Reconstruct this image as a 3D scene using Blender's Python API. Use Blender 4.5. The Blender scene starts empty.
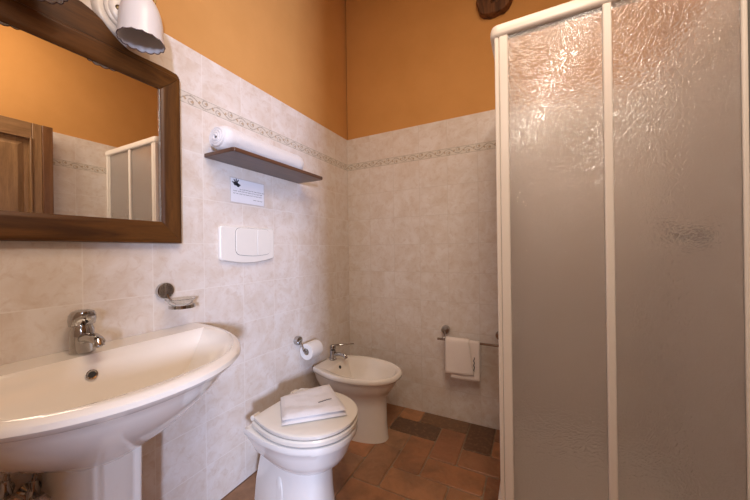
import bpy, bmesh, math, random
from mathutils import Matrix, Vector, noise
random.seed(7)
PI = math.pi
scene = bpy.context.scene
COL = scene.collection

# ------------------------------------------------------------------ camera
F_PX, YAW, PITCH, ROLL = 303.7, 0.4739, 0.0008, -0.0135
fw = Vector((-math.sin(YAW)*math.cos(PITCH), math.cos(YAW)*math.cos(PITCH), math.sin(PITCH)))
rt = Vector((math.cos(YAW), math.sin(YAW), 0)); up = rt.cross(fw)
r2 = rt*math.cos(ROLL) + up*math.sin(ROLL); u2 = -rt*math.sin(ROLL) + up*math.cos(ROLL)
cam_data = bpy.data.cameras.new('camera'); cam = bpy.data.objects.new('camera', cam_data); COL.objects.link(cam)
M = Matrix((r2, u2, -fw)).transposed().to_4x4(); M.translation = Vector((1.256, 0.0, 1.113)); cam.matrix_world = M
cam_data.sensor_width = 36; cam_data.lens = F_PX/750*36; cam_data.clip_start = 0.01
scene.camera = cam

# ------------------------------------------------------------------ world, lights, exposure
world = bpy.data.worlds.new('world'); scene.world = world; world.use_nodes = True
world.node_tree.nodes['Background'].inputs[0].default_value = (0.62, 0.78, 1.0, 1)
world.node_tree.nodes['Background'].inputs[1].default_value = 1.2
def area(name, loc, aim, sx, sy, power, colour, up_axis='Y', spread=None):
    l = bpy.data.lights.new(name, 'AREA'); l.shape = 'RECTANGLE'; l.size = sx; l.size_y = sy
    l.energy = power; l.color = colour
    if spread: l.spread = spread
    o = bpy.data.objects.new(name, l); COL.objects.link(o)
    o.location = loc; o.rotation_euler = (Vector(aim)-Vector(loc)).to_track_quat('-Z', up_axis).to_euler()
    return o
# unseen slanted key light, shaped to give the streak on the shower glass
strip = area('key_light', (1.39, 0.06, 2.23), (0.75, 1.2, 1.5), 0.10, 0.85, 11.5, (1.0, 0.87, 0.75))
_n = (strip.location - Vector((0.75, 1.2, 1.5))).normalized(); _y = Vector((.6, 0, .8)); _y = (_y - _n*_y.dot(_n)).normalized()
strip.rotation_euler = Matrix((_y.cross(_n), _y, _n)).transposed().to_euler()
# added soft warm fill below the ceiling, no fitting there
area('ceiling_fill', (1.25, 0.40, 2.80), (1.25, 0.85, 0.0), 0.6, 0.6, 15.0, (1.0, 0.76, 0.55))
# daylight beam, sent in through the added opening of the unseen recess
area('window_daylight', (3.2, -1.75, 1.35), (0.3, 1.1, 0.9), 0.24, 0.4, 195.0, (0.60, 0.70, 1.0))
vs = scene.view_settings
vs.view_transform = 'Standard'; vs.look = 'None'; vs.gamma = 1.0; vs.use_curve_mapping = False
vs.exposure = -0.12

# ------------------------------------------------------------------ node helpers
def new_mat(name):
    m = bpy.data.materials.new(name); m.use_nodes = True
    nt = m.node_tree; b = nt.nodes['Principled BSDF']
    return m, nt, b
class X:
    """tiny arithmetic wrapper over math nodes"""
    def __init__(s, nt, sock): s.nt, s.s = nt, sock
    def op(s, o, *a):
        n = s.nt.nodes.new('ShaderNodeMath'); n.operation = o
        for i, v in enumerate((s,)+a):
            if isinstance(v, X): s.nt.links.new(v.s, n.inputs[i])
            else: n.inputs[i].default_value = v
        return X(s.nt, n.outputs[0])
    def __add__(s, o): return s.op('ADD', o)
    def __sub__(s, o): return s.op('SUBTRACT', o)
    def __mul__(s, o): return s.op('MULTIPLY', o)
    def __truediv__(s, o): return s.op('DIVIDE', o)
    def fract(s): return s.op('FRACT')
    def floor(s): return s.op('FLOOR')
    def abs(s): return s.op('ABSOLUTE')
    def gt(s, o): return s.op('GREATER_THAN', o)
    def lt(s, o): return s.op('LESS_THAN', o)
    def sin(s): return s.op('SINE')
    def max(s, o): return s.op('MAXIMUM', o)
    def min(s, o): return s.op('MINIMUM', o)
    def sqrt(s): return s.op('SQRT')
def mix(nt, f, a, b):
    n = nt.nodes.new('ShaderNodeMix'); n.data_type = 'RGBA'
    for idx, v in ((0, f), (6, a), (7, b)):
        if isinstance(v, X): nt.links.new(v.s, n.inputs[idx])
        elif isinstance(v, bpy.types.NodeSocket): nt.links.new(v, n.inputs[idx])
        elif isinstance(v, tuple): n.inputs[idx].default_value = (*v, 1)
        else: n.inputs[idx].default_value = v
    return n.outputs[2]
def position(nt):
    t = nt.nodes.new('ShaderNodeTexCoord'); return t.outputs['Object']
def noise_tex(nt, scale, detail=4, rough=.55, vec=None, stretch=None, dist=0):
    n = nt.nodes.new('ShaderNodeTexNoise'); n.inputs['Scale'].default_value = scale
    n.inputs['Detail'].default_value = detail; n.inputs['Roughness'].default_value = rough
    n.inputs['Distortion'].default_value = dist
    v = vec or position(nt)
    if stretch:
        mp = nt.nodes.new('ShaderNodeMapping'); mp.inputs['Scale'].default_value = stretch
        nt.links.new(v, mp.inputs[0]); v = mp.outputs[0]
    nt.links.new(v, n.inputs['Vector'])
    return X(nt, n.outputs[0])
def ramp(nt, x, lo, hi):
    n = nt.nodes.new('ShaderNodeMapRange'); n.inputs[1].default_value = lo; n.inputs[2].default_value = hi
    nt.links.new(x.s, n.inputs[0]); return X(nt, n.outputs[0])
def bump(nt, b, h, strength=.3, dist=.002):
    n = nt.nodes.new('ShaderNodeBump'); n.inputs['Strength'].default_value = strength; n.inputs['Distance'].default_value = dist
    nt.links.new(h.s, n.inputs['Height']); nt.links.new(n.outputs[0], b.inputs['Normal'])

# ------------------------------------------------------------------ materials
def plain(name, col, rough=.5, metal=0, var=0.0, vscale=20, coat=0, bumps=0):
    m, nt, b = new_mat(name)
    b.inputs['Roughness'].default_value = rough; b.inputs['Metallic'].default_value = metal
    b.inputs['Coat Weight'].default_value = coat
    n = noise_tex(nt, vscale)
    dark = tuple(c*(1-var) for c in col)
    nt.links.new(mix(nt, ramp(nt, n, .3, .7), dark, col), b.inputs['Base Color'])
    if bumps: bump(nt, b, n, bumps, .002)
    return m
def tile_mat(name, axis, u0, pitch, GROUT=(.88, .83, .78), dz=0.0):
    m, nt, b = new_mat(name)
    p = position(nt); sp = nt.nodes.new('ShaderNodeSeparateXYZ'); nt.links.new(p, sp.inputs[0])
    u = X(nt, sp.outputs[axis]); z = X(nt, sp.outputs[2]) - dz
    cu = (u - u0)/pitch
    gu = ((cu.fract() - .5).abs()).gt(.5 - .0018/pitch)
    cz = (z - 1.151)/.1925
    gz = ((cz.fract() - .5).abs()).gt(.5 - .0018/.1925)
    inband = z.gt(1.728) * z.lt(1.778)
    low = z.lt(1.728)
    gz = gz*low
    bandedge = ((z - 1.728).abs().lt(.0022)).max((z - 1.778).abs().lt(.0022))
    grout = (gu.max(gz).max(bandedge*.6))*(inband*-1+1.0)
    # clouded cream glaze, each tile shifted
    cell = nt.nodes.new('ShaderNodeCombineXYZ')
    nt.links.new((u + cu.floor()*3.7).s, cell.inputs[0]); nt.links.new((z + cz.floor()*5.3).s, cell.inputs[1])
    n1 = noise_tex(nt, 9, 6, .62, cell.outputs[0], dist=.6); n2 = noise_tex(nt, 30, 5, .65, cell.outputs[0], dist=.8)
    cl = mix(nt, ramp(nt, n1, .38, .68), (.80, .74, .69), (.70, .60, .51))
    cl = mix(nt, ramp(nt, n2, .50, .72)*.5, cl, (.60, .46, .35))
    # border strip: scrolls, rings, leaves
    v = (z - 1.753)/.025
    per = .125
    t = (u/per)
    s1 = (v - (t*2*PI).sin()*.62).abs().lt(.13)
    fu = ((t*2).fract() - .5)*(per/2/.025)
    cyv = ((t*2*PI).sin()).gt(0)*-.7 + .32
    r = (fu*fu + (v-cyv)*(v-cyv)).sqrt()
    ring = ((r - .46).abs().lt(.09)).max(r.lt(.13))
    leaf = ((((t*4 + .3).fract() - .5)*1.25).abs() + (v + (t*2*PI).sin()*.35).abs()).lt(.30)
    edge = (v.abs() - .90).abs().lt(.07)
    stroke = s1.max(ring).max(edge*.8)
    nb = noise_tex(nt, 120, 2)
    stroke = stroke * ramp(nt, nb, .25, .6)
    bandc = mix(nt, stroke*.75, (.70, .64, .56), (.30, .25, .20))
    bandc = mix(nt, leaf*.7, bandc, (.42, .27, .13))
    c = mix(nt, inband, cl, bandc)
    c = mix(nt, grout*.5, c, GROUT)
    nt.links.new(c, b.inputs['Base Color'])
    b.inputs['Roughness'].default_value = .34
    hn = noise_tex(nt, 22, 3)
    h = (grout*-1.0 + 1.0) + hn*.22 + stroke*inband*.4
    bump(nt, b, h, .35, .0015)
    return m
M_tile_l = tile_mat('glazed_tile_left', 1, .03, .2)
M_tile_r = tile_mat('glazed_tile_right', 1, .03, .2, dz=.03)
M_tile_b = tile_mat('glazed_tile_back', 0, 0.0, .193, (.62, .55, .48))
def plaster():
    m, nt, b = new_mat('orange_plaster')
    n = noise_tex(nt, 3.0, 5, .6); n2 = noise_tex(nt, 60, 3)
    nt.links.new(mix(nt, ramp(nt, n, .3, .7), (.58, .285, .078), (.64, .32, .095)), b.inputs['Base Color'])
    b.inputs['Roughness'].default_value = .85; bump(nt, b, n2, .25, .002)
    return m
M_plaster = plaster()
def wood(name, c1, c2, axis, scale=14, rough=.4, coat=.3):
    m, nt, b = new_mat(name)
    st = [9, 9, 9]; st[axis] = .8
    n = noise_tex(nt, scale/6, 6, .65, stretch=tuple(st), dist=1.2)
    n2 = noise_tex(nt, scale, 4, .6, stretch=tuple(v*2.2 for v in st))
    c = mix(nt, ramp(nt, n, .32, .68), c1, c2)
    c = mix(nt, ramp(nt, n2, .5, .8)*.45, c, tuple(v*.45 for v in c1))
    nt.links.new(c, b.inputs['Base Color']); b.inputs['Roughness'].default_value = rough
    b.inputs['Coat Weight'].default_value = coat; b.inputs['Coat Roughness'].default_value = .25; b.inputs['Specular IOR Level'].default_value = .35
    bump(nt, b, n2, .2, .001)
    return m
M_frame_y = wood('walnut_y', (.050, .017, .003), (.14, .054, .010), 1, rough=.42, coat=.12)
M_frame_z = wood('walnut_z', (.050, .017, .003), (.14, .054, .010), 2, rough=.42, coat=.12)
M_door = wood('pine_door_z', (.20, .105, .045), (.36, .205, .095), 2, rough=.4)
M_door_y = wood('pine_door_y', (.20, .105, .045), (.36, .205, .095), 1, rough=.4)
M_door_dark = wood('dark_door_z', (.12, .05, .02), (.22, .10, .04), 2, rough=.4)
M_shelf = wood('dark_shelf', (.075, .035, .022), (.15, .065, .035), 1, rough=.35)
M_log = wood('log_bark', (.04, .016, .007), (.24, .10, .035), 2, rough=.7, coat=0)
M_ceil = plain('ceiling_boards', (.30, .17, .08), .7, var=.4, vscale=6)
M_ceramic = plain('ivory_ceramic', (.86, .80, .72), .12, var=.02, coat=.6)
M_white_ceramic = plain('white_ceramic', (.88, .85, .80), .12, var=.02, coat=.6)
M_lampceramic = plain('lamp_ceramic', (.80, .74, .66), .25, var=.04)
M_plastic = plain('white_plastic', (.84, .80, .74), .25, var=.02)
M_lid = plain('toilet_lid', (.84, .79, .70), .2, var=.02, coat=.4)
M_gap = plain('dark_gap', (.06, .05, .045), .7)
M_profile = plain('white_profile', (.86, .80, .73), .3, var=.02)
M_chrome = plain('chrome', (.46, .45, .44), .10, 1)
M_brass = plain('aged_brass', (.28, .19, .08), .35, 1, var=.4, vscale=60)
M_paper = plain('paper', (.88, .86, .84), .9, var=.02)
M_card = plain('card', (.82, .82, .86), .5, var=.02)
M_ink = plain('ink', (.03, .03, .04), .6)
M_shade_rim = plain('shade_rim', (.10, .05, .06), .4)
M_black = plain('flat_black', (.02, .02, .02), .5)
M_grout = plain('floor_grout', (.36, .26, .17), .9, var=.35, vscale=40)
def shade_mat():
    m, nt, b = new_mat('milk_glass'); b.inputs['Base Color'].default_value = (.74, .71, .70, 1)
    b.inputs['Roughness'].default_value = .3; b.inputs['Subsurface Weight'].default_value = .3
    b.inputs['Subsurface Radius'].default_value = (.02, .02, .02)
    return m
M_shade = shade_mat()
def cloth(name, col):
    m, nt, b = new_mat(name); n = noise_tex(nt, 420, 2, .6); n2 = noise_tex(nt, 25, 3)
    nt.links.new(mix(nt, ramp(nt, n, .3, .7), tuple(c*.9 for c in col), col), b.inputs['Base Color'])
    b.inputs['Roughness'].default_value = 1; b.inputs['Sheen Weight'].default_value = .3
    bump(nt, b, n + n2*.6, .6, .0025)
    return m
M_towel = cloth('terry_towel', (.80, .76, .74))
M_towel_cream = cloth('terry_cream', (.92, .82, .74))
def mirror_mat():
    m, nt, b = new_mat('mirror_silver'); b.inputs['Base Color'].default_value = (.86, .86, .84, 1)
    b.inputs['Metallic'].default_value = 1; b.inputs['Roughness'].default_value = .01
    return m
M_mirror = mirror_mat()
def clear_glass():
    m, nt, b = new_mat('clear_glass'); b.inputs['Base Color'].default_value = (.95, .95, .93, 1)
    b.inputs['Transmission Weight'].default_value = .9; b.inputs['Roughness'].default_value = .12; b.inputs['IOR'].default_value = 1.3
    return m
M_clear = clear_glass()
def frosted():
    m, nt, b = new_mat('crinkled_shower_glass')
    b.inputs['Base Color'].default_value = (1.0, .985, .97, 1)
    b.inputs['Transmission Weight'].default_value = .87; b.inputs['IOR'].default_value = 1.30
    b.inputs['Roughness'].default_value = .22
    b.inputs['Coat Weight'].default_value = 1.0; b.inputs['Coat Roughness'].default_value = .12
    v = nt.nodes.new('ShaderNodeTexVoronoi'); v.feature = 'DISTANCE_TO_EDGE'; v.inputs['Scale'].default_value = 75
    w = noise_tex(nt, 40, 3); mp = nt.nodes.new('ShaderNodeVectorMath'); mp.operation = 'MULTIPLY_ADD'
    cmb = nt.nodes.new('ShaderNodeCombineXYZ')
    for i in range(3): nt.links.new(w.s, cmb.inputs[i])
    nt.links.new(cmb.outputs[0], mp.inputs[0]); mp.inputs[1].default_value = (.03, -.02, .03)
    nt.links.new(position(nt), mp.inputs[2]); nt.links.new(mp.outputs[0], v.inputs['Vector'])
    h = ramp(nt, X(nt, v.outputs['Distance']), 0, .2) + noise_tex(nt, 110, 2)*.6
    bump(nt, b, h, .36, .0021)
    n = [x for x in nt.nodes if x.type == 'BUMP'][0]
    nt.links.new(n.outputs[0], b.inputs['Coat Normal'])
    return m
M_frost = frosted()
def terracotta():
    m, nt, b = new_mat('terracotta')
    a = nt.nodes.new('ShaderNodeAttribute'); a.attribute_name = 'tile_tone'
    n = noise_tex(nt, 9, 6, .65, dist=.5); n2 = noise_tex(nt, 45, 4)
    c = mix(nt, ramp(nt, n, .42, .72)*.6, a.outputs['Color'], (.15, .075, .035))
    c = mix(nt, ramp(nt, n2, .50, .75)*.5, c, (.36, .20, .10))
    n3 = noise_tex(nt, 5, 3, .5, dist=1.0)
    c = mix(nt, ramp(nt, n3, .52, .68)*.45, c, (.12, .065, .032))
    nt.links.new(c, b.inputs['Base Color'])
    b.inputs['Roughness'].default_value = .42
    bump(nt, b, n + n2*.4, .35, .003)
    return m
M_terra = terracotta()

# ------------------------------------------------------------------ mesh helpers
def link(name, bm, mat, parent=None, smooth=False, bevel=0, seg=2, sub=0, auto=None):
    me = bpy.data.meshes.new(name); bmesh.ops.recalc_face_normals(bm, faces=bm.faces); bm.to_mesh(me); bm.free()
    for mm in (mat if isinstance(mat, (list, tuple)) else [mat]): me.materials.append(mm)
    o = bpy.data.objects.new(name, me); COL.objects.link(o)
    if parent:
        o.parent = parent
        o.matrix_parent_inverse = Matrix.Translation(-parent.location)
    if bevel:
        b = o.modifiers.new('bevel', 'BEVEL'); b.width = bevel; b.segments = seg; b.limit_method = 'ANGLE'; b.angle_limit = math.radians(35)
    if sub:
        s = o.modifiers.new('subdivision', 'SUBSURF'); s.levels = sub; s.render_levels = sub
    if smooth or bevel:
        for p in me.polygons: p.use_smooth = True
        if not sub:
            w = o.modifiers.new('normals', 'WEIGHTED_NORMAL'); w.keep_sharp = True
            me.set_sharp_from_angle(angle=math.radians(40))
    return o
def tag(o, label, cat, group=None):
    o['label'] = label; o['category'] = cat
    if group: o['group'] = group
    return o
def struct(o): o['kind'] = 'structure'; return o
def thing(name, loc, label, cat, group=None):
    o = bpy.data.objects.new(name, None); COL.objects.link(o); o.location = loc; o.empty_display_size = .05
    return tag(o, label, cat, group)
def box(bm, x0, x1, y0, y1, z0, z1, mi=0):
    vs_ = [bm.verts.new((x, y, z)) for x in (x0, x1) for y in (y0, y1) for z in (z0, z1)]
    for f in ((0,1,3,2), (4,6,7,5), (0,4,5,1), (2,3,7,6), (0,2,6,4), (1,5,7,3)):
        fc = bm.faces.new([vs_[i] for i in f]); fc.material_index = mi
def Bx(*a): bm = bmesh.new(); box(bm, *a); return bm
def loft(bm, rings, cap0=True, cap1=True, closed=True):
    vr = [[bm.verts.new(p) for p in r] for r in rings]
    n = len(vr[0])
    for a, b in zip(vr, vr[1:]):
        for i in range(n if closed else n-1):
            bm.faces.new((a[i], a[(i+1) % n], b[(i+1) % n], b[i]))
    if cap0: bm.faces.new(list(reversed(vr[0])))
    if cap1: bm.faces.new(vr[-1])
    return vr
def frame_of(d):
    d = d.normalized(); a = Vector((0, 0, 1)) if abs(d.z) < .9 else Vector((1, 0, 0))
    s = d.cross(a).normalized(); return s, s.cross(d)
def tube(bm, pts, rad, n=14, caps=True):
    pts = [Vector(p) for p in pts]; rr = rad if isinstance(rad, (list, tuple)) else [rad]*len(pts)
    rings = []; s = None
    for i, p in enumerate(pts):
        d = (pts[min(i+1, len(pts)-1)] - pts[max(i-1, 0)]).normalized()
        if s is None: s, t = frame_of(d)
        else: s = (s - d*s.dot(d)).normalized(); t = s.cross(d)
        rings.append([p + (s*math.cos(2*PI*k/n) + t*math.sin(2*PI*k/n))*rr[i] for k in range(n)])
    loft(bm, rings, caps, caps)
def lathe(bm, prof, origin, axis, n=32, wob=None):
    """prof: (distance along axis, radius)"""
    o = Vector(origin); d = Vector(axis).normalized(); s, t = frame_of(d)
    rings = []
    for j, (h, r) in enumerate(prof):
        ring = []
        for k in range(n):
            a = 2*PI*k/n; q, dh = (wob(j, a) if wob else (1, 0))
            ring.append(o + d*(h+dh) + (s*math.cos(a) + t*math.sin(a))*max(r*q, .0004))
        rings.append(ring)
    loft(bm, rings)
def prism(bm, poly, axis, a, b):
    """poly of 2-D points swept along axis (0,1,2) from a to b"""
    def P(q, w):
        v = [0, 0, 0]; o = [i for i in range(3) if i != axis]; v[o[0]], v[o[1]], v[axis] = q[0], q[1], w; return v
    loft(bm, [[P(q, a) for q in poly], [P(q, b) for q in poly]])
def smoothpts(pts, k=6):
    out = []
    for i in range(len(pts)-1):
        p0 = Vector(pts[max(i-1, 0)]); p1 = Vector(pts[i]); p2 = Vector(pts[i+1]); p3 = Vector(pts[min(i+2, len(pts)-1)])
        for j in range(k):
            t = j/k
            out.append(.5*((2*p1) + (p2-p0)*t + (2*p0-5*p1+4*p2-p3)*t*t + (3*p1-p0-3*p2+p3)*t**3))
    out.append(Vector(pts[-1])); return out

# ------------------------------------------------------------------ the room
W, D, H, TT, YN = 1.83, 2.0, 3.25, 1.968, -0.85
def wall(name, axis, face, u0, u1, sgn, tile, thick=.12, TT=TT):
    """tiled lower part, plaster upper part set back a little; sgn: direction away from the room"""
    bm = bmesh.new()
    def bxx(a, b, z0, z1, mi):
        lo, hi = sorted((a, b))
        if axis == 0: box(bm, lo, hi, u0, u1, z0, z1, mi)
        else: box(bm, u0, u1, lo, hi, z0, z1, mi)
    bxx(face, face+sgn*thick, 0, TT, 0)
    bxx(face+sgn*.008, face+sgn*thick, TT, H, 1)
    return struct(link(name, bm, [tile, M_plaster]))
wall('wall_left', 0, 0, YN-.12, D+.12, -1, M_tile_l)
wall('wall_back', 1, D, 0, 3.0, 1, M_tile_b)
wall('wall_right', 0, W, .0, D, 1, M_tile_r, TT=TT+.03)
# added unseen recess behind the camera, its opening shaped to bound the daylight
wall('wall_front', 1, YN, 0, 1.99, -1, M_tile_b)
bm = bmesh.new()
box(bm, 1.99, 2.75, YN-.12, YN, 0, .75); box(bm, 1.99, 2.75, YN-.12, YN, 2.15, H); box(bm, 2.6, 2.75, YN-.12, YN, .75, 2.15)
struct(link('added_recess', bm, M_plaster))
struct(link('added_recess_side', Bx(2.63, 2.75, YN, 0, 0, H), M_plaster))
struct(link('shadow_stub', Bx(1.60, 2.75, -.09, -.0005, 0, H), M_plaster))  # added unseen stub, blocks the daylight along its far edge
bm = bmesh.new()
for a in ((1.99, 2.03, YN-.1, YN-.02, .75, 2.15), (2.56, 2.6, YN-.1, YN-.02, .75, 2.15), (2.03, 2.56, YN-.1, YN-.02, .75, .79), (2.03, 2.56, YN-.1, YN-.02, 2.11, 2.15)): box(bm, *a)
struct(link('added_opening_frame', bm, M_profile))  # frame of the added daylight opening
struct(link('ceiling', Bx(-.12, 3.0, YN-.12, D+.12, H, H+.1), M_ceil))

# terracotta floor, individual pavers in a herringbone on a bed of grout
m_ = .15
special = {(3.0, 11.5): 'd', (6, 11.5): 'd'}
bm = bmesh.new(); box(bm, -.12, 2.87, YN-.12, D+.12, -.12, -.006, 1)
lay = bm.loops.layers.float_color.new('tile_tone')
tones = [(.38, .17, .075), (.41, .19, .085), (.36, .15, .07), (.39, .20, .10), (.34, .15, .07), (.43, .18, .075)]
def paver(x0, y0, x1, y1, tone):
    g = .0028; x0 += g; y0 += g; x1 -= g; y1 -= g
    cx0, cy0, cx1, cy1 = max(x0, -.1), max(y0, YN-.1), min(x1, 2.85), min(y1, D+.1)
    if cx1-cx0 < .01 or cy1-cy0 < .01: return
    b_ = .004; dz = random.uniform(-.0012, .0006)
    def ring(k, z):
        pts = []
        c_ = .010 - k*.0
        for (px, py, sx, sy) in ((cx0, cy0, 1, 1), (cx1, cy0, -1, 1), (cx1, cy1, -1, -1), (cx0, cy1, 1, -1)):
            jx, jy = k, k
            a = (px + sx*(c_), py + sy*jy); b2 = (px + sx*jx, py + sy*(c_))
            pts += ([b2, a] if (sx*sy > 0) else [a, b2])
        return [bm.verts.new((p[0], p[1], z)) for p in pts]
    r0, r1, r2_ = ring(0, -.01), ring(0, -.003+dz), ring(b_, dz)
    fs = []
    for A, B in ((r0, r1), (r1, r2_)):
        for i in range(8): fs.append(bm.faces.new((A[i], A[(i+1) % 8], B[(i+1) % 8], B[i])))
    fs.append(bm.faces.new(r2_))
    for f in fs:
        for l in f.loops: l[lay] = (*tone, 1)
for a in range(-30, 40):
    for b in range(-20, 20):
        ox, oy = (3 + a - b)*m_, (8.5 + a + 3*b)*m_
        if not (-.5 < ox < 3.2 and -1.4 < oy < 2.4): continue
        for kind in ('V', 'H'):
            x0, y0 = (ox, oy) if kind == 'V' else (ox + m_, oy)
            x1, y1 = (x0 + m_, y0 + 2*m_) if kind == 'V' else (x0 + 2*m_, y0 + m_)
            t = random.choice(tones); k = random.uniform(.8, 1.15)
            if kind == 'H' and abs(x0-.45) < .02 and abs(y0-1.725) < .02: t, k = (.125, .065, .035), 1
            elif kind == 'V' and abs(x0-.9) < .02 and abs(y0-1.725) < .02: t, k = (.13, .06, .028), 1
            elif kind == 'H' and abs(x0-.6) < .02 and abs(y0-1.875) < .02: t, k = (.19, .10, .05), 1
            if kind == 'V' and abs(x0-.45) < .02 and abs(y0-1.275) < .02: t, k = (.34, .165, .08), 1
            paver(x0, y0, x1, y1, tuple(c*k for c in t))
struct(link('floor', bm, [M_terra, M_grout]))

# old round beam end sticking out of the back wall
bm = bmesh.new()
rings = []
for j, (y, sc) in enumerate(((2.03, 1), (1.99, 1), (1.975, 1.0), (1.962, 1.0), (1.957, .97), (1.955, .90), (1.9555, .7), (1.955, .45), (1.956, .24), (1.975, .20), (1.977, .08))):
    ring = []
    for k in range(40):
        a = 2*PI*k/40
        r = .104*(1 + .12*noise.noise(Vector((math.cos(a)*1.4, math.sin(a)*1.4, .3))) + .07*noise.noise(Vector((math.cos(a)*6, math.sin(a)*6, y*12))))*sc
        oz = -.035*(1 if sc < .3 else 0)
        ring.append((1.085 + math.cos(a)*r, y, 2.632 + oz + math.sin(a)*r))
    rings.append(ring)
loft(bm, rings)
tag(link('ceiling_beam', bm, M_log, smooth=True), 'dark rough sawn end of a round log beam high on the orange back wall', 'beam')

# ------------------------------------------------------------------ panelled door standing open against the right wall
dr = bpy.data.objects.new('door_1', None); COL.objects.link(dr); dr.location = (1.78, .03, 0); struct(dr)
xs_, y0, y1 = 1.745, .03, .885
bm = bmesh.new(); box(bm, xs_, xs_+.04, y1-.052, y1, .01, 2.0); link('edge_stile', bm, M_door_dark, dr, bevel=.003)
bm = bmesh.new(); box(bm, xs_+.004, xs_+.04, y1-.10, y1-.052, .01, 2.0); box(bm, xs_+.004, xs_+.04, y0, y0+.1, .01, 2.0); link('stile', bm, M_door, dr, bevel=.004)
bm = bmesh.new()
for z0, z1 in ((1.90, 2.0), (.95, 1.1), (.01, .2)): box(bm, xs_+.004, xs_+.04, y0+.1, y1-.10, z0, z1)
link('rail', bm, M_door_y, dr, bevel=.004)
bm = bmesh.new()
for z0, z1 in ((1.1, 1.90), (.2, .95)):
    box(bm, xs_+.022, xs_+.036, y0+.1, y1-.10, z0, z1)
    a, b = y0+.13, y1-.135
    prof = [(xs_+.022, 0), (xs_+.008, .02)]
    loft(bm, [[(xs_+.022, a, z0+.035), (xs_+.022, b, z0+.035), (xs_+.022, b, z1-.035), (xs_+.022, a, z1-.035)],
              [(xs_+.010, a+.03, z0+.065), (xs_+.010, b-.03, z0+.065), (xs_+.010, b-.03, z1-.065), (xs_+.010, a+.03, z1-.065)]])
link('panel', bm, M_door, dr)
bm = bmesh.new()
for z0, z1 in ((1.1, 1.90), (.2, .95)):
    for q in ((y0+.1, y0+.112, z0, z1), (y1-.112, y1-.10, z0, z1)): box(bm, xs_-.004, xs_+.03, *q)
    for q in ((y0+.112, y1-.112, z0, z0+.012), (y0+.112, y1-.112, z1-.012, z1)): box(bm, xs_-.004, xs_+.03, *q)
link('moulding', bm, M_door, dr, bevel=.004)

# ------------------------------------------------------------------ wall mirror
mir = thing('wall_mirror', (.0, .40, 1.157), 'large mirror in a dark walnut frame with scalloped crest above the washbasin', 'mirror')
MY0, MY1, MZ0, MZ1 = .080, .720, 1.151, 1.800
FW = .069
def frame_side(which):
    # profile: outer edge thick, sloping in to the glass
    prof = [(0, .003), (0, .029), (.004, .033), (.012, .034), (.056, .029), (.062, .026), (FW, .0235), (FW, .003)]
    bm = bmesh.new(); r0, r1 = [], []
    for (d, x) in prof:
        if which == 'bottom': r0.append((x, MY0+d, MZ0+d*1.16)); r1.append((x, MY1-d, MZ0+d*1.16))
        if which == 'top': r0.append((x, MY0+d, MZ1-d*1.0)); r1.append((x, MY1-d, MZ1-d*1.0))
        if which == 'left': r0.append((x, MY0+d, MZ0+d*1.16)); r1.append((x, MY0+d, MZ1-d*1.0))
        if which == 'right': r0.append((x, MY1-d, MZ0+d*1.16)); r1.append((x, MY1-d, MZ1-d*1.0))
    loft(bm, [r0, r1]); return bm
for w_, mt in (('bottom', M_frame_y), ('top', M_frame_y), ('left', M_frame_z), ('right', M_frame_z)):
    link('frame_rail' if w_ in ('bottom', 'top') else 'frame_stile', frame_side(w_), mt, mir, bevel=.0015)
half = [(.320, 1.80), (.319, 1.806), (.311, 1.815), (.28, 1.818), (.255, 1.819), (.225, 1.818), (.20, 1.817), (.17, 1.817), (.150, 1.819), (.125, 1.832), (.100, 1.852), (.078, 1.874), (.055, 1.888), (.028, 1.897), (0, 1.90)]
half = [(a, z) for a, z in half]
poly = [(.40+a, z) for a, z in half] + [(.40-a, z) for a, z in reversed(half[:-1])]
poly = poly + [(.080, 1.79), (.720, 1.79)]
bm = bmesh.new(); prism(bm, poly, 0, .003, .026)
link('crest', bm, M_frame_y, mir, bevel=.002)
mg = bmesh.new(); box(mg, .004, .0205, MY0+.055, MY1-.060, MZ0+.07, MZ1-.06)
bmesh.ops.rotate(mg, verts=mg.verts, cent=(.0205, MY0+.055, 1.45), matrix=Matrix.Rotation(math.radians(.28), 3, 'Z'))
link('mirror_glass', mg, M_mirror, mir)
bm = bmesh.new(); box(bm, .0203, .0212, MY1-FW-.004, MY1-FW+.001, MZ0+FW*1.16, MZ1-FW*1.0); link('bevelled_edge', bm, M_clear, mir)

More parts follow.
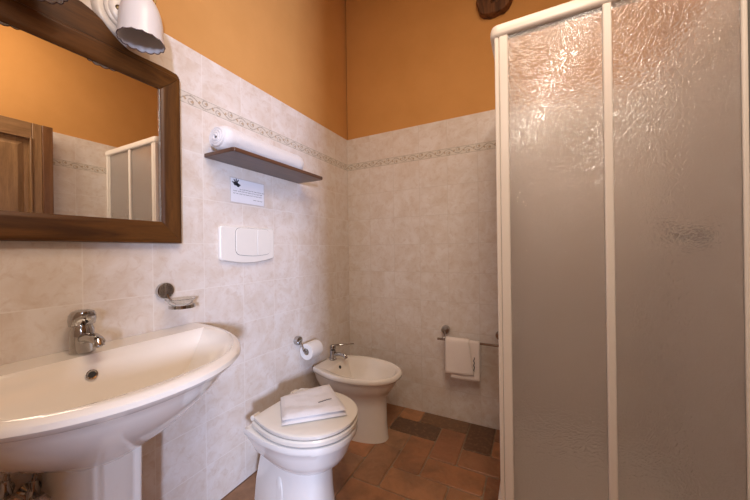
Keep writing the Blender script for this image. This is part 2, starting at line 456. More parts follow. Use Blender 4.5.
# ------------------------------------------------------------------ sconces
def sconce(y, label):
    t = thing('wall_sconce', (0, y, 1.935), label, 'lamp', 'ceramic sconces over the mirror')
    bm = bmesh.new(); lathe(bm, [(0, .088), (.010, .088), (.018, .084), (.022, .076), (.022, .066)], (0.001, y, 1.935), (1, 0, 0), 48)
    link('backplate', bm, M_lampceramic, t, smooth=True)
    bm = bmesh.new(); lathe(bm, [(0, .064), (.010, .064), (.014, .060), (.0145, .0565), (.0185, .055), (.024, .050), (.028, .036), (.029, .0)], (.0215, y, 1.935), (1, 0, 0), 48)
    link('rosette', bm, M_lampceramic, t, smooth=True)
    for dy, dz in ((-.032, -.006), (.018, -.028)):
        bm = bmesh.new(); lathe(bm, [(0, .009), (.004, .009), (.007, .006), (.008, 0)], (.0465, y+dy, 1.935+dz), (1, 0, 0), 14)
        link('screw', bm, M_brass, t, smooth=True)
    sx, sy = .128, y-.004
    bm = bmesh.new()
    tube(bm, smoothpts([(.045, y, 1.955), (.09, y, 1.975), (.13, y, 2.03), (.122, y, 2.055), (.128, sy, 2.04), (.128, sy, 1.995)]), .006, 10)
    for s_ in (-1, 1):
        tube(bm, smoothpts([(sx, sy, 2.01), (sx, sy+s_*.03, 1.995), (sx, sy+s_*.042, 1.97), (sx, sy+s_*.036, 1.945)]), .0035, 8)
    link('arm', bm, M_brass, t, smooth=True)
    bm = bmesh.new(); lathe(bm, [(0, .012), (0, .022), (.012, .026), (.03, .026), (.034, .02), (.034, .008)], (sx, sy, 1.960), (0, 0, 1), 24)
    link('lamp_holder', bm, M_brass, t, smooth=True)
    outer = [(1.965, .016), (1.961, .022), (1.952, .031), (1.938, .041), (1.92, .049), (1.90, .055), (1.875, .059), (1.85, .060), (1.828, .060), (1.812, .0625)]
    nR = 60
    def ringof(z, r, k_):
        amt = max(0, (1.85 - z)/.038)
        out = []
        for k in range(nR):
            a = 2*PI*k/nR
            dz = -.0045*abs(math.sin(a*7.5))*amt*k_
            rr = r*(1 + .028*amt*abs(math.sin(a*7.5)))
            out.append((sx + math.cos(a)*rr, sy + math.sin(a)*rr, z + dz))
        return out
    rings = [ringof(z, r, 1) for z, r in outer] + [ringof(z, r-.003, 1) for z, r in reversed(outer)]
    bm = bmesh.new(); loft(bm, rings, True, True)
    sh = link('lamp_shade', bm, M_shade, t, smooth=True)
    bm = bmesh.new()
    rim = [Vector(p) for p in ringof(1.811, .062, 1)]
    tube(bm, rim + [rim[0]], .0012, 5, False)
    link('rim', bm, M_shade_rim, t, smooth=True)
    return t
sconce(.545, 'white ceramic wall sconce with fluted glass shade over the right end of the mirror')
sconce(.300, 'white ceramic wall sconce over the mirror, mostly cut off by the top of the photo')

# ------------------------------------------------------------------ washbasin
sink = thing('washbasin', (0, .40, 0), 'large ivory ceramic pedestal washbasin under the framed mirror', 'washbasin')
CY, RZ = .408, .815
def sink_outline(depth, hw, n=96, p=2.15, xb=0.0):
    xb = max(xb, .002)
    """closed outline: straight back on the wall, super-elliptic front"""
    out = []
    for k in range(n+1):
        a = -PI/2 + PI*k/n
        c, s = math.cos(a), math.sin(a)
        out.append((xb + (depth-xb)*abs(c)**(2/p), CY + hw*math.copysign(abs(s)**(2/p), s)))
    for k in range(1, 24): out.append((xb, CY + hw*(1 - 2*k/24)))
    return out
bm = bmesh.new()
outs = [ # z, depth, halfwidth, back x
 (.53, .21, .07, .0), (.555, .255, .115, .0), (.59, .31, .165, .0), (.64, .385, .235, .0), (.69, .445, .292, .0), (.728, .482, .330, .0), (.758, .503, .350, 0), (.776, .514, .360, 0),
 (.781, .524, .368, 0), (.788, .538, .380, 0), (.800, .547, .391, 0), (.811, .545, .390, 0), (.819, .535, .383, 0), (.8215, .522, .372, 0)]
ins = [(.8195, .503, .350, .105), (.812, .490, .338, .113), (.79, .476, .322, .124), (.75, .450, .29, .140), (.71, .41, .24, .18), (.685, .36, .17, .20), (.675, .31, .10, .22), (.672, .28, .05, .235)]
rings = [[(x, y, z) for x, y in sink_outline(d, h_, xb=b_)] for z, d, h_, b_ in outs]
rings += [[(x, y, z) for x, y in sink_outline(d, h_, xb=b_, p=2.3)] for z, d, h_, b_ in ins]
loft(bm, rings)
link('basin', bm, M_ceramic, sink, smooth=True)
# pedestal: curved front with a ridge down each side
def ped(z, s=1.0):
    h = [(.02, .080), (.10, .074), (.235, .058), (.246, .055), (.262, .056), (.274, .052), (.276, .046), (.272, .040), (.268, .034), (.272, .018), (.273, 0)]
    h = [(a if a < .05 else .02+(a-.02)*s, b*s) for a, b in h]
    pts = [(a, -b) for a, b in h] + [(a, b) for a, b in reversed(h[:-1])]
    return [(x, CY+y, z) for x, y in pts]
bm = bmesh.new(); loft(bm, [ped(0, 1.2), ped(.02, 1.18), ped(.06, 1.04), ped(.3, .97), ped(.50, .99), ped(.605, 1.0)])
link('pedestal', bm, M_ceramic, sink, bevel=.003)
bm = bmesh.new(); lathe(bm, [(0, .013), (.003, .014), (.005, .0125), (.004, .009), (.001, .009)], (.137, .400, .769), (1, 0, .3), 24)
lathe(bm, [(0, .009), (.0025, .009)], (.137, .400, .769), (1, 0, .3), 16)
ovf = link('overflow_ring', bm, M_chrome, sink, smooth=True)
bm = bmesh.new(); lathe(bm, [(0, .0085), (.0035, .0085)], (.137, .400, .769), (1, 0, .3), 16); link('overflow_hole', bm, M_black, sink)  # black disc puts the dark of the open hole into colour
bm = bmesh.new(); lathe(bm, [(0, .03), (.003, .03), (.004, .022), (.002, .02), (.006, .015), (.008, 0)], (.262, CY, .6725), (0, 0, 1), 28); link('drain', bm, M_chrome, sink, smooth=True)

# basin mixer
fa = thing('basin_faucet', (.065, .415, .82), 'chrome single-lever mixer tap on the back of the washbasin', 'faucet')
fx, fy, fz = .060, .407, .8205
bm = bmesh.new()
rings = []
for z, rx, ry, dx in ((0, .030, .029, 0), (.004, .031, .030, 0), (.02, .029, .0285, 0), (.05, .0275, .0275, .001), (.070, .027, .027, .001), (.076, .023, .024, .002), (.084, .022, .022, .002)):
    rings.append([(fx+dx+rx*math.cos(2*PI*k/32), fy+ry*math.sin(2*PI*k/32), fz+z) for k in range(32)])
loft(bm, rings); link('body', bm, M_chrome, fa, smooth=True)
bm = bmesh.new()
path = smoothpts([(fx+.005, fy, fz+.040), (fx+.05, fy, fz+.050), (fx+.085, fy, fz+.050), (fx+.108, fy, fz+.044)], 5)
rings = []
for i, p in enumerate(path):
    q = i/(len(path)-1); w_ = .019 - .005*q; h_ = .017 - .006*q
    rings.append([(p.x, p.y + w_*math.cos(2*PI*k/20), p.z + h_*math.sin(2*PI*k/20)) for k in range(20)])
loft(bm, rings); link('spout', bm, M_chrome, fa, smooth=True)
bm = bmesh.new(); lathe(bm, [(-.004, .011), (.012, .013), (.016, .012), (.016, .008), (.012, .007)], (fx+.100, fy, fz+.045), (.45, 0, -1), 20); link('aerator', bm, M_chrome, fa, smooth=True)
bm = bmesh.new()
rings = []
for z, r, dx in ((.079, .024, .0), (.082, .030, .0), (.098, .032, .001), (.112, .0305, .002), (.122, .025, .003), (.127, .014, .003)):
    rings.append([(fx+dx+r*math.cos(2*PI*k/32)+(z-.1)*.3*math.cos(2*PI*k/32), fy+r*math.sin(2*PI*k/32), fz+z + r*.10*math.cos(2*PI*k/32)) for k in range(32)])
loft(bm, rings)
rings = []
for i in range(9):
    q = i/8; cx_ = fx + .010 + .052*q; w_ = .0125*(1-.25*q); z_ = fz+.112+.004*q
    rings.append([(cx_, fy + w_*math.cos(2*PI*k/16), z_ + .0055*(1-.35*q)*math.sin(2*PI*k/16)) for k in range(16)])
loft(bm, rings)
link('lever', bm, M_chrome, fa, smooth=True)
bm = bmesh.new(); lathe(bm, [(0, .0035), (.002, .0035)], (fx+.031, fy, fz+.094), (1, 0, .1), 12); link('temperature_dot', bm, M_black, fa)

# shut-off valves on the wall left of the pedestal
def valve(y, z, label):
    t = thing('shutoff_valve', (0, y, z), label, 'valve', 'shut-off valves under the washbasin')
    bm = bmesh.new(); lathe(bm, [(0, .026), (.004, .026), (.008, .016), (.012, .010), (.05, .010)], (.001, y, z), (1, 0, 0), 24); link('wall_flange', bm, M_chrome, t, smooth=True)
    bm = bmesh.new(); lathe(bm, [(-.02, .010), (-.012, .014), (.012, .014), (.03, .009), (.045, .009)], (.045, y, z), (0, 0, 1), 16); link('body', bm, M_chrome, t, smooth=True)
    bm = bmesh.new(); lathe(bm, [(0, .006), (.012, .007), (.014, .019), (.030, .021), (.034, .016), (.034, 0)], (.055, y, z), (1, 0, -.1), 12, wob=lambda j, a: (1+.08*math.cos(a*6), 0)); link('knob', bm, M_chrome, t, smooth=True)
    bm = bmesh.new(); tube(bm, smoothpts([(.045, y, z+.04), (.048, y+.002, z+.055), (.055, y+.004, z+.075)]), .006, 10); link('hose', bm, M_chrome, t, smooth=True)
valve(.258, .488, 'chrome angle valve under the left end of the washbasin')
valve(.308, .455, 'chrome angle valve half hidden beside the washbasin pedestal')

# ------------------------------------------------------------------ soap dish
sd = thing('soap_dish', (0, .66, .97), 'small clear glass soap dish in a round chrome wall holder above the washbasin', 'soap dish')
bm = bmesh.new(); lathe(bm, [(0, .026), (.006, .030), (.016, .0305), (.020, .029), (.0215, .024), (.0215, 0)], (.001, .664, .970), (1, 0, 0), 32); link('wall_mount', bm, M_chrome, sd, smooth=True)
bm = bmesh.new()
arc = [(.074+.040*math.cos(a), .692+.043*math.sin(a), .911) for a in [-PI*.62+PI*1.15*k/24 for k in range(25)]]
loft(bm, [[(x+dx, y, z+dz) for dx, dz in ((-.003, -.006), (.002, -.006), (.002, .006), (-.003, .006))] for x, y, z in arc]); tube(bm, smoothpts([(.018, .668, .955), (.030, .672, .935), (.040, .678, .915), (.055, .685, .908)], 4), .005, 8)
link('ring', bm, M_chrome, sd, smooth=True)
bm = bmesh.new()
prof = [(0, .026), (.003, .033), (.010, .042), (.022, .050), (.026, .056), (.0285, .056), (.026, .050), (.012, .040), (.006, .030), (.004, .020)]
rings = [[(.072+r*.84*math.cos(2*PI*k/40), .688+r*.92*math.sin(2*PI*k/40), .912+h_) for k in range(40)] for h_, r in prof]
loft(bm, rings); link('glass_dish', bm, M_clear, sd, smooth=True)

# ------------------------------------------------------------------ flush plate
fp = thing('flush_plate', (0, 1.056, 1.15), 'white plastic flush plate with two buttons on the wall above the toilet', 'flush plate')
def plate_poly(y0, y1, zt, zb, bow, r=.018, n=12):
    pts = []
    for (cy_, cz_, a0) in ((y0+r, zt-r, PI/2), ):
        pts += [(cy_+r*math.cos(a0+PI/2*k/6), cz_+r*math.sin(a0+PI/2*k/6)) for k in range(7)]
    pts += [(y0+r+r*math.cos(PI+PI/2*k/6), zb+r+r*math.sin(PI+PI/2*k/6)) for k in range(7)]
    for k in range(1, n):
        q = k/n; pts.append((y0+r+(y1-y0-2*r)*q, zb-bow*math.sin(PI*q)))
    pts += [(y1-r+r*math.cos(-PI/2+PI/2*k/6), zb+r+r*math.sin(-PI/2+PI/2*k/6)) for k in range(7)]
    pts += [(y1-r+r*math.cos(PI/2*k/6), zt-r+r*math.sin(PI/2*k/6)) for k in range(7)]
    return pts
def scaled(poly, c, s): return [(c[0]+(a-c[0])*s, c[1]+(b-c[1])*s) for a, b in poly]
P0 = plate_poly(.893, 1.216, 1.236, 1.074, .016); c0 = (1.055, 1.155)
bm = bmesh.new(); loft(bm, [[(x, a, b) for a, b in scaled(P0, c0, s)] for x, s in ((.001, .975), (.006, 1.0), (.012, 1.0), (.017, .985), (.020, .955))])
link('cover', bm, M_plastic, fp, smooth=True)
PB = plate_poly(.972, 1.185, 1.230, 1.098, .006, r=.026)
bm = bmesh.new(); loft(bm, [[(x, a, b) for a, b in scaled(PB, (1.075, 1.165), s)] for x, s in ((.0195, 1.0), (.0205, 1.0))]); link('button_seam', bm, M_gap, fp)
Pb = [(a, b) for a, b in scaled(PB, (1.075, 1.168), .985)]
def clip_poly(poly, y, keep_left):
    out = []
    for i in range(len(poly)):
        a, b = poly[i], poly[(i+1) % len(poly)]
        ia, ib = (a[0] <= y) == keep_left, (b[0] <= y) == keep_left
        if ia: out.append(a)
        if ia != ib:
            t = (y-a[0])/(b[0]-a[0]); out.append((y, a[1]+t*(b[1]-a[1])))
    return out
for nm, pl in (('large_button', clip_poly(Pb, 1.098, True)), ('small_button', clip_poly(Pb, 1.1, False))):
    bm = bmesh.new(); prism(bm, pl, 0, .0195, .0235); link(nm, bm, M_plastic, fp, bevel=.0012)

# ------------------------------------------------------------------ notice card
nc = thing('notice_card', (0, 1.064, 1.41), 'small white printed notice card on the wall under the shelf', 'notice')
cy0, cy1, cz0, cz1 = .965, 1.163, 1.353, 1.466
link('holder', Bx(.0005, .0018, cy0-.005, cy1+.005, cz0-.005, cz1+.005), plain('pale_holder', (.62, .56, .52), .3), nc)
link('card', Bx(.0018, .0026, cy0, cy1, cz0, cz1), M_card, nc)
bm = bmesh.new()
def blob(y, z, ry, rz, rot=0, n=14):
    pts = []
    for k in range(n):
        a = 2*PI*k/n; a_, b_ = ry*math.cos(a), rz*math.sin(a)
        pts.append((y+a_*math.cos(rot)-b_*math.sin(rot), z+a_*math.sin(rot)+b_*math.cos(rot)))
    prism(bm, pts, 0, .0026, .0029)
blob(.992, 1.442, .013, .010, .3); blob(1.004, 1.436, .010, .009, -.6)
for a in (1.0, 1.6, 2.2, 2.9, -.2): blob(.995+.016*math.cos(a), 1.442+.016*math.sin(a), .009, .0032, a)
link('printed_crest', bm, M_ink, nc)
bm = bmesh.new()
def scribble(y0, y1, z, amp, seed, ht=.0016):
    rnd = random.Random(seed); y = y0
    while y < y1:
        wl = rnd.uniform(.010, .022); n = max(4, int(wl/.0012)); pts = []
        for i in range(n+1):
            pts.append((y + wl*i/n, z + amp*math.sin(i*2.1 + rnd.random()*.8)*rnd.uniform(.4, 1)))
        top = [(a, b+ht/2) for a, b in pts]; bot = [(a, b-ht/2) for a, b in reversed(pts)]
        for i in range(n):
            q = [pts[i], pts[i+1]]
            vs_ = [bm.verts.new((x_, yy, zz)) for x_ in (.0026, .0029) for yy, zz in ((q[0][0], q[0][1]-ht/2), (q[1][0], q[1][1]-ht/2), (q[1][0], q[1][1]+ht/2), (q[0][0], q[0][1]+ht/2))]
            bm.faces.new(vs_[4:]); bm.faces.new(vs_[:4])
        y += wl + rnd.uniform(.002, .004)
scribble(1.012, 1.15, 1.418, .003, 1); scribble(.977, 1.148, 1.407, .0026, 2); scribble(.977, 1.148, 1.395, .0026, 3); scribble(1.095, 1.148, 1.375, .002, 5)
link('lettering', bm, M_ink, nc)

# ------------------------------------------------------------------ shelf and rolled towel
bm = bmesh.new()
poly = [(.0, .835), (.175, .835), (.19, .842), (.19, 1.428), (.175, 1.438), (.0, 1.438)]
prism(bm, poly, 2, 1.525, 1.543)
tag(link('wall_shelf', bm, M_shelf, bevel=.004), 'dark brown wooden wall shelf carrying a rolled white towel', 'shelf')
bm = bmesh.new()
rings = []
YR0, YR1 = .835, 1.318
prof = [(-.0, .018), (-.006, .030), (-.004, .044), (.006, .054), (.02, .059)] 
NS = 40
def rollr(y, a):
    q = (y-YR0)/(YR1-YR0)
    return (.053 - .003*q)*(1 + .035*math.sin(a*2+q*4) + .05*noise.noise(Vector((math.cos(a)*2, math.sin(a)*2, y*9))) + .04*noise.noise(Vector((math.cos(a)*5, math.sin(a)*5, y*30))))
ys = [YR0 + d for d, _ in prof] + [YR0+.02+(YR1-YR0-.04)*k/34 for k in range(1, 35)] + [YR1-.006, YR1+.004, YR1+.004]
rs = [r/.059 for _, r in prof] + [1]*34 + [.93, .75, .35]
for y, s in zip(ys, rs):
    ring = []
    for k in range(NS):
        a = 2*PI*k/NS; r = rollr(y, a)*s
        z = 1.596 + r*math.sin(a); z = max(z, 1.5445)
        ring.append((.098 + r*1.12*math.cos(a), y, z))
    rings.append(ring)
loft(bm, rings)
rt_ = thing('rolled_towel', (.098, 1.07, 1.545), 'white bath towel rolled up lying on the dark wall shelf', 'towel')
link('roll', bm, M_towel, rt_, smooth=True)
# spiral of folded edges at the near end
bm = bmesh.new()
pts = []
for k in range(70):
    a = k*.33; r = .007 + .035*k/70
    pts.append((.098 + r*1.1*math.cos(a), YR0-.004-.010*(1-k/70), 1.594 + r*math.sin(a)))
tube(bm, pts, [.0062]*70, 8); link('spiral_end', bm, M_towel, rt_, smooth=True)

# ------------------------------------------------------------------ toilet
def dshape(xb, xf, hw, cy, hb=None, p=2.2, n=40, nb=8, z=0):
    """outline of a pan: straight back at xb (half width hb), widest hw, rounded front at xf"""
    hb = hw if hb is None else hb; pts = []
    xm = xb + (xf-xb)*.45
    side = []
    for k in range(nb):
        q = k/nb; side.append((xb + (xm-xb)*q, hb + (hw-hb)*math.sin(q*PI/2)))
    for x, h_ in side: pts.append((x, cy-h_))
    for k in range(n+1):
        a = -PI/2 + PI*k/n; c, s = math.cos(a), math.sin(a)
        pts.append((xm + (xf-xm)*abs(c)**(2/p), cy + hw*math.copysign(abs(s)**(2/p), s)))
    for x, h_ in reversed(side): pts.append((x, cy+h_))
    return [(x, y, z) for x, y in pts]
toi = thing('toilet', (.3, 1.055, 0), 'white ceramic floor-standing toilet with closed lid beneath the flush plate', 'toilet')
TY = 1.043
bm = bmesh.new()
loft(bm, [dshape(.135, .495, .118, TY, .080, z=0, p=2.6), dshape(.138, .490, .114, TY, .080, z=.02, p=2.6), dshape(.150, .484, .110, TY, .082, z=.10, p=2.5),
          dshape(.175, .482, .108, TY, .088, z=.18, p=2.4), dshape(.205, .485, .112, TY, .10, z=.25, p=2.3), dshape(.23, .49, .13, TY, .12, z=.34, p=2.3)])
loft(bm, [dshape(.32, .46, .06, TY, .05, z=.203, p=2), dshape(.28, .515, .112, TY, .085, z=.219, p=2), dshape(.245, .55, .145, TY, .12, z=.248, p=2), dshape(.215, .567, .163, TY, .14, z=.278, p=2),
          dshape(.195, .580, .175, TY, .15, z=.316, p=2.05), dshape(.185, .587, .180, TY, .156, z=.338, p=2.1), dshape(.172, .600, .187, TY, .158, z=.344, p=2.1),
          dshape(.167, .604, .190, TY, .160, z=.356, p=2.1), dshape(.172, .602, .188, TY, .158, z=.370, p=2.1), dshape(.182, .594, .18, TY, .15, z=.375, p=2.1)])
link('bowl', bm, M_white_ceramic, toi, smooth=True)
bm = bmesh.new()
for s_ in (-1,):
    pl = [(.315+.021*math.copysign(abs(math.cos(a_))**.7, math.cos(a_)), .10+.085*math.sin(a_)) for a_ in [2*PI*k/32 for k in range(32)]]
    rings = []
    for d, sc in ((.0, 1), (.008, 1), (.014, .8), (.015, .3)):
        rings.append([(.315+(x-.315)*sc, TY+s_*(.098+d), .10+(z-.10)*sc) for x, z in pl])
    loft(bm, rings)
link('fixing_recess', bm, M_white_ceramic, toi, smooth=True)
bm = bmesh.new(); loft(bm, [dshape(.21, .598, .184, TY, .146, z=.3795, p=2.1), dshape(.205, .604, .188, TY, .149, z=.384, p=2.1), dshape(.205, .604, .188, TY, .149, z=.397, p=2.1), dshape(.21, .598, .183, TY, .144, z=.403, p=2.1)])
link('seat', bm, M_lid, toi, smooth=True)
bm = bmesh.new(); loft(bm, [dshape(.225, .585, .173, TY, .138, z=.373, p=2.1), dshape(.225, .585, .173, TY, .138, z=.410, p=2.1)]); link('seat_gap', bm, M_gap, toi)
bm = bmesh.new(); loft(bm, [dshape(.22, .598, .184, TY, .144, z=.4075, p=2.1), dshape(.215, .603, .187, TY, .147, z=.412, p=2.1), dshape(.215, .603, .187, TY, .147, z=.421, p=2.1), dshape(.223, .593, .179, TY, .140, z=.4275, p=2.1), dshape(.25, .55, .145, TY, .112, z=.4290, p=2.1), dshape(.32, .45, .06, TY, .05, z=.4296, p=2.1)])
link('lid', bm, M_lid, toi, smooth=True)
for s_ in (-1, 1):
    bm = bmesh.new(); tube(bm, [(.196, TY+s_*.138, .405), (.196, TY+s_*.100, .405)], .013, 16); tube(bm, [(.196, TY+s_*.12, .374), (.196, TY+s_*.12, .405)], .011, 12)
    link('hinge', bm, M_lid, toi, bevel=.002)

# folded towel on the lid
ft = thing('folded_towel', (.40, 1.03, .4298), 'white folded hand towel with small embroidered lettering lying on the toilet lid', 'towel')
C4 = [Vector((.240, 1.020)), Vector((.385, .882)), Vector((.575, 1.060)), Vector((.360, 1.232))]
def towel_pt(u, v):
    a = C4[0].lerp(C4[3], u); b = C4[1].lerp(C4[2], u); return a.lerp(b, v)
def slab(z0, z1, shr, seed, mat, name, amp=.003, taper=0):
    bm = bmesh.new(); nu, nv = 26, 18; top, bot = [], []
    for i in range(nu+1):
        ra, rb = [], []
        for j in range(nv+1):
            u = shr + (1-2*shr)*i/nu; v = shr + (1-2*shr)*j/nv
            q = towel_pt(u, v)
            e = min(i, nu-i)/nu*6; g = min(j, nv-j)/nv*6; rr = min(1, e, g) if min(e, g) < 1 else 1
            rr = math.sqrt(max(0, 1-(1-min(1, e))**2))*math.sqrt(max(0, 1-(1-min(1, g))**2))
            w_ = amp*noise.noise(Vector((q.x*22, q.y*22, seed))) 
            zt = z0 + (z1-z0)*(.35+.65*rr) + w_*rr - taper*(1-v)*.0
            ra.append(bm.verts.new((q.x, q.y, zt))); rb.append(bm.verts.new((q.x, q.y, z0 + (z1-z0)*.30*(1-rr))))
        top.append(ra); bot.append(rb)
    for i in range(nu):
        for j in range(nv):
            bm.faces.new((top[i][j], top[i+1][j], top[i+1][j+1], top[i][j+1]))
            bm.faces.new((bot[i][j], bot[i][j+1], bot[i+1][j+1], bot[i+1][j]))
    for i in range(nu):
        for j, sgn in ((0, 1), (nv, -1)):
            f = (top[i][j], bot[i][j], bot[i+1][j], top[i+1][j]); bm.faces.new(f if sgn > 0 else tuple(reversed(f)))
    for j in range(nv):
        for i, sgn in ((0, -1), (nu, 1)):
            f = (top[i][j], bot[i][j], bot[i][j+1], top[i][j+1]); bm.faces.new(f if sgn > 0 else tuple(reversed(f)))
    return link(name, bm, mat, ft, smooth=True)
slab(.4298, .449, 0, 1.0, M_towel, 'lower_fold'); slab(.4485, .467, .012, 5.0, M_towel, 'upper_fold', .004)
bm = bmesh.new(); pts = []
for k in range(22):
    q = k/21; p_ = towel_pt(.60+.24*q, .70 - .05*q); pts.append((p_.x+.002*math.sin(k*2.3), p_.y+.002*math.cos(k*1.9), .4685+.002*noise.noise(Vector((p_.x*22, p_.y*22, 5)))))
tube(bm, pts, .0015, 6); link('embroidery', bm, M_ink, ft)

# ------------------------------------------------------------------ toilet paper
tp = thing('toilet_paper_holder', (0, 1.415, .57), 'chrome toilet roll holder on the left wall by the bidet', 'holder')
bm = bmesh.new(); lathe(bm, [(0, .025), (.005, .026), (.022, .026), (.027, .024), (.028, .018), (.028, 0)], (.001, 1.40, .580), (1, 0, 0), 28); link('wall_mount', bm, M_chrome, tp, smooth=True)
bm = bmesh.new(); tube(bm, smoothpts([(.025, 1.40, .575), (.045, 1.395, .562), (.065, 1.385, .545), (.070, 1.385, .535), (.070, 1.40, .531), (.070, 1.50, .531), (.070, 1.525, .531)]), .0062, 12); link('arm', bm, M_chrome, tp, smooth=True)
bm = bmesh.new(); tube(bm, [(.070, 1.388, .531), (.070, 1.400, .531)], .012, 16); link('end_cap', bm, M_chrome, tp, bevel=.002)
bm = bmesh.new()
rings = []
for y, r in ((1.405, .0195), (1.405, .0465), (1.407, .048), (1.503, .048), (1.505, .0465), (1.505, .0195)):
    rings.append([(.070+r*math.cos(2*PI*k/40), y, .5185+r*math.sin(2*PI*k/40)) for k in range(40)])
rings.append(rings[0]); loft(bm, rings, False, False)
tr = thing('toilet_paper_roll', (.07, 1.455, .52), 'white toilet paper roll hanging on the chrome holder', 'toilet paper')
link('paper', bm, M_paper, tr, smooth=True)
bm = bmesh.new()
rings = []
for y, r in ((1.406, .0185), (1.406, .0195), (1.504, .0195), (1.504, .0185)):
    rings.append([(.070+r*math.cos(2*PI*k/32), y, .5185+r*math.sin(2*PI*k/32)) for k in range(32)])
rings.append(rings[0]); loft(bm, rings, False, False); link('cardboard_core', bm, plain('cardboard', (.5, .4, .3), .9), tr, smooth=True)

# ------------------------------------------------------------------ bidet
BY = 1.615
bi = thing('bidet', (.3, BY, 0), 'ivory ceramic bidet in the far corner behind the toilet', 'bidet')
bm = bmesh.new()
oo = [(0, .10, .495, .100, .085), (.02, .10, .492, .099, .085), (.10, .11, .486, .098, .085), (.20, .11, .484, .100, .086), (.25, .10, .488, .112, .095), (.285, .085, .512, .138, .10), (.32, .065, .54, .160, .108), (.355, .055, .556, .170, .112), (.362, .052, .560, .173, .114), (.366, .048, .573, .182, .118), (.375, .044, .580, .187, .120), (.388, .044, .580, .187, .120), (.396, .048, .574, .182, .117), (.3985, .056, .565, .174, .112)]
ii = [(.3965, .145, .553, .164, .120), (.385, .160, .540, .152, .110), (.35, .175, .52, .136, .098), (.30, .20, .485, .108, .08), (.27, .23, .44, .065, .055), (.262, .27, .37, .03, .03)]
rings = [dshape(xb, xf, hw, BY, hb, z=z, p=2.15, nb=12) for z, xb, xf, hw, hb in oo] + [dshape(xb, xf, hw, BY, hb, z=z, p=2.15, nb=12) for z, xb, xf, hw, hb in ii]
loft(bm, rings); link('bowl', bm, M_ceramic, bi, smooth=True)
bm = bmesh.new(); lathe(bm, [(0, .010), (.003, .010)], (.1655, BY-.0, .372), (1, 0, .35), 16); link('overflow_hole', bm, M_black, bi)  # black disc stands in for the shaded inside of the hole
bf = thing('bidet_faucet', (.085, BY+.02, .398), 'small chrome mixer tap on the rim of the bidet', 'faucet')
bx_, by_, bz_ = .088, BY+.035, .3985
bm = bmesh.new(); lathe(bm, [(0, .025), (.006, .025), (.010, .021), (.045, .020), (.062, .019), (.066, .014)], (bx_, by_, bz_), (0, 0, 1), 28); link('body', bm, M_chrome, bf, smooth=True)
bm = bmesh.new(); tube(bm, smoothpts([(bx_+.005, by_, bz_+.030), (bx_+.04, by_, bz_+.040), (bx_+.075, by_, bz_+.040), (bx_+.098, by_, bz_+.032)]), [.013]*10+[.012]*9, 16); link('spout', bm, M_chrome, bf, smooth=True)
bm = bmesh.new(); lathe(bm, [(-.008, .010), (0, .0125), (.014, .0125), (.018, .009)], (bx_+.095, by_, bz_+.034), (.6, 0, -1), 16); link('aerator', bm, M_chrome, bf, smooth=True)
bm = bmesh.new(); lathe(bm, [(0, .014), (.004, .021), (.018, .021), (.026, .015), (.028, 0)], (bx_, by_, bz_+.068), (0, 0, 1), 24)
tube(bm, smoothpts([(bx_, by_, bz_+.088), (bx_+.05, by_+.03, bz_+.095), (bx_+.12, by_+.07, bz_+.098)]), [.007]*6+[.0045]*7, 10); link('lever', bm, M_chrome, bf, smooth=True)

# ------------------------------------------------------------------ towel rail with hanging towel
tr2 = thing('towel_rail', (.9, D, .58), 'chrome towel rail on the back wall beside the shower', 'towel rail')
for x in (.752, 1.085):
    bm = bmesh.new(); lathe(bm, [(0, .026), (.005, .027), (.026, .027), (.031, .024), (.032, 0)], (x, D-.001, .586), (0, -1, 0), 28); link('wall_mount', bm, M_chrome, tr2, smooth=True)
    bm = bmesh.new(); tube(bm, smoothpts([(x, D-.03, .580), (x+.003, D-.05, .565), (x+.003, D-.068, .548), (x+.003, D-.072, .540)], 4), .006, 10); link('arm', bm, M_chrome, tr2, smooth=True)
bm = bmesh.new(); tube(bm, [(.712, D-.072, .537), (1.125, D-.072, .537)], .0075, 16); link('bar', bm, M_chrome, tr2, bevel=.001)
ht = thing('hanging_towel', (.87, D-.072, .30), 'cream hand towel folded over the chrome towel rail', 'towel')
def drape(x0, x1, zf, zb, off, name, mat, skew=0):
    bm = bmesh.new(); rows = []
    prof = []
    R_ = .0095 + off
    for k in range(12): prof.append((-(R_ + .001), zf + (.537-zf)*k/12))
    for k in range(9):
        a = PI - PI*k/8; prof.append((R_*math.cos(a), .537 + R_*math.sin(a)))
    for k in range(1, 13): prof.append((R_, .537 - (.537-zb)*k/12))
    nx = 16
    for dy, z in prof:
        row = []
        for i in range(nx+1):
            q = i/nx; x = x0 + (x1-x0)*q + skew*(.537-z)*q
            dz = .0015*math.sin(q*5+1)*(.537-z)/.2 + .012*q*(.537-z)/.2
            w_ = .004*noise.noise(Vector((x*16, z*9, off*100)))*min(1, (.56-z)*8)
            row.append(bm.verts.new((x, D-.072+dy+w_ - (.006*(.537-z)/.2 if dy < 0 else 0), z+dz)))
        rows.append(row)
    for a, b in zip(rows, rows[1:]):
        for i in range(nx): bm.faces.new((a[i], a[i+1], b[i+1], b[i]))
    o = link(name, bm, mat, ht, smooth=True)
    s = o.modifiers.new('thickness', 'SOLIDIFY'); s.thickness = .005; s.offset = 1
    return o
drape(.800, .975, .300, .33, .0, 'back_layer', M_towel_cream)
drape(.768, .915, .332, .40, .0065, 'front_layer', M_towel_cream, skew=.12)
bm = bmesh.new(); pts = [(.942+.003*math.sin(k*1.7), D-.072-.0185-.004*k/12, .455-.0075*k) for k in range(12)]
tube(bm, pts, .0022, 6); link('embroidery', bm, M_ink, ht)

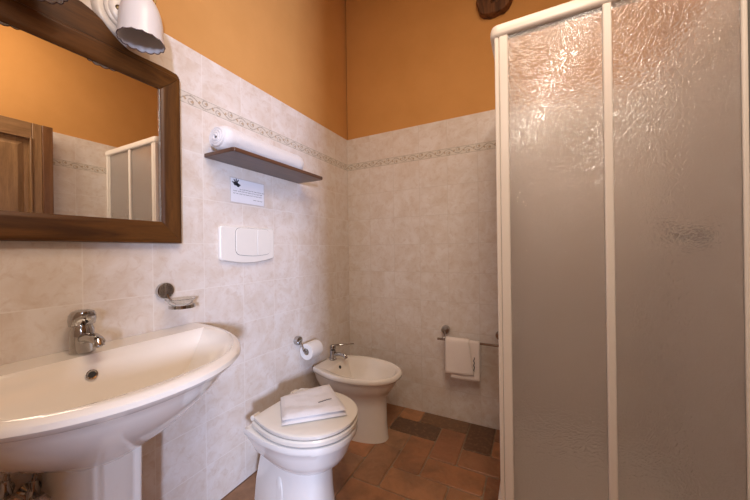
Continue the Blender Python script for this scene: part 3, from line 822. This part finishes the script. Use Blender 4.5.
# ------------------------------------------------------------------ shower
SX, SY, ST = 1.140, 1.223, 1.950
ty = bmesh.new()
poly = [(SX-.004, SY-.008), (W, SY-.008), (W, D), (SX-.004, D)]
box(ty, SX-.004, W-.001, SY-.008, D-.001, .0, .06)
box(ty, SX-.004, W-.001, SY-.008, SY+.06, .06, .10); box(ty, SX-.004, SX+.06, SY+.06, D-.001, .06, .10)
box(ty, W-.03, W-.001, SY+.06, D-.001, .06, .10); box(ty, SX+.06, W-.03, D-.03, D-.001, .06, .10)
tag(link('shower_tray', ty, M_white_ceramic, bevel=.006), 'white shower tray inside the frosted corner enclosure', 'shower tray')
sh = thing('shower_enclosure', (SX, SY, .10), 'corner shower enclosure with white frame and crinkled frosted glass sliding panels', 'shower')
def railprofile(z0, z1, d0, d1):
    return [(d0+.012, z0), (d1, z0), (d1, z1), (d0+.014, z1), (d0+.004, z1-.006), (d0, z1-.018), (d0, z0+.012), (d0+.004, z0+.004)]
def front_side_rail(name, z0, z1):
    bm = bmesh.new()
    pr = railprofile(z0, z1, 0, .045)
    rings = [[(W-.001, SY-.010+d, z) for d, z in pr]]
    R_ = .03; cx_, cy_ = SX-.012+R_, SY-.010+R_
    for k in range(7):
        a = -PI/2 - PI/2*k/6
        ring = []
        for d, z in pr:
            r = R_ - d
            if r > .001: ring.append((cx_+r*math.cos(a), cy_+r*math.sin(a), z))
            else: ring.append((cx_-r*0 + (d-R_)*(1 if True else 0), cy_+(d-R_), z))
        rings.append(ring)
    rings.append([(SX-.012+d, D-.001, z) for d, z in pr])
    loft(bm, rings)
    return link(name, bm, M_profile, sh, smooth=True)
front_side_rail('top_rail', 1.902, ST)
front_side_rail('bottom_rail', .1005, .135)
z0, z1 = .134, 1.903
bm = bmesh.new(); box(bm, SX+.004, SX+.018, SY, SY+.02, z0, z1); link('corner_post', bm, M_profile, sh, bevel=.003)
bm = bmesh.new(); box(bm, SX+.006, SX+.024, SY+.003, SY+.03, z0, z1); link('post_groove', bm, plain('groove_grey', (.42, .38, .33), .5), sh)  # grey strip set in the groove of the post
def stile(x0, x1, y0, y1, nm='stile'):
    bm = bmesh.new(); box(bm, x0, x1, y0, y1, z0, z1); return link(nm, bm, M_profile, sh, bevel=.0035)
stile(SX+.020, SX+.050, SY-.002, SY+.018); stile(1.473, 1.497, SY-.004, SY+.016); stile(1.787, 1.799, SY-.002, SY+.014)
stile(1.806, W-.001, SY-.006, SY+.03, 'wall_profile')
bm = bmesh.new(); box(bm, 1.799, 1.806, SY+.004, SY+.02, z0, z1); link('gap_strip', bm, plain('dark_strip', (.12, .12, .11), .5), sh)  # strip with the dark of the open gap put into its colour
bm = bmesh.new(); box(bm, SX+.05, 1.473, SY+.006, SY+.010, z0, z1); link('glass_panel', bm, M_frost, sh)
bm = bmesh.new(); box(bm, 1.497, 1.787, SY+.006, SY+.010, z0, z1); link('glass_panel', bm, M_frost, sh)
stile(SX+.002, SX+.020, SY+.030, SY+.055, 'stile'); stile(SX+.002, SX+.020, 1.60, 1.625, 'stile'); stile(SX+.002, SX+.022, D-.03, D-.001, 'wall_profile')
bm = bmesh.new(); box(bm, SX+.010, SX+.014, SY+.055, 1.60, z0, z1); link('glass_panel', bm, M_frost, sh)
bm = bmesh.new(); box(bm, SX+.010, SX+.014, 1.625, D-.03, z0, z1); link('glass_panel', bm, M_frost, sh)
# dark strip put in for the thin shadow under the top rail
bm = bmesh.new(); box(bm, SX+.050, 1.473, SY+.012, SY+.022, 1.897, 1.904); link('rail_shadow_strip', bm, plain('shadow_grey', (.30, .25, .2), .5), sh)
# mixer inside the cabin, a dark smudge through the glass
sm = thing('shower_mixer', (W, 1.58, 1.15), 'chrome shower mixer on the wall inside the shower, blurred by frosted glass', 'shower mixer')
bm = bmesh.new(); tube(bm, [(W-.05, 1.50, 1.15), (W-.05, 1.66, 1.15)], .024, 18); link('body', bm, M_chrome, sm, bevel=.003)
for y in (1.525, 1.635):
    bm = bmesh.new(); lathe(bm, [(0, .032), (.01, .03), (.02, .014), (.05, .014)], (W-.001, y, 1.15), (-1, 0, 0), 20); link('wall_flange', bm, M_chrome, sm, smooth=True)
bm = bmesh.new(); tube(bm, [(W-.07, 1.58, 1.165), (W-.12, 1.57, 1.21)], [.01, .007], 10); link('lever', bm, M_chrome, sm, smooth=True)
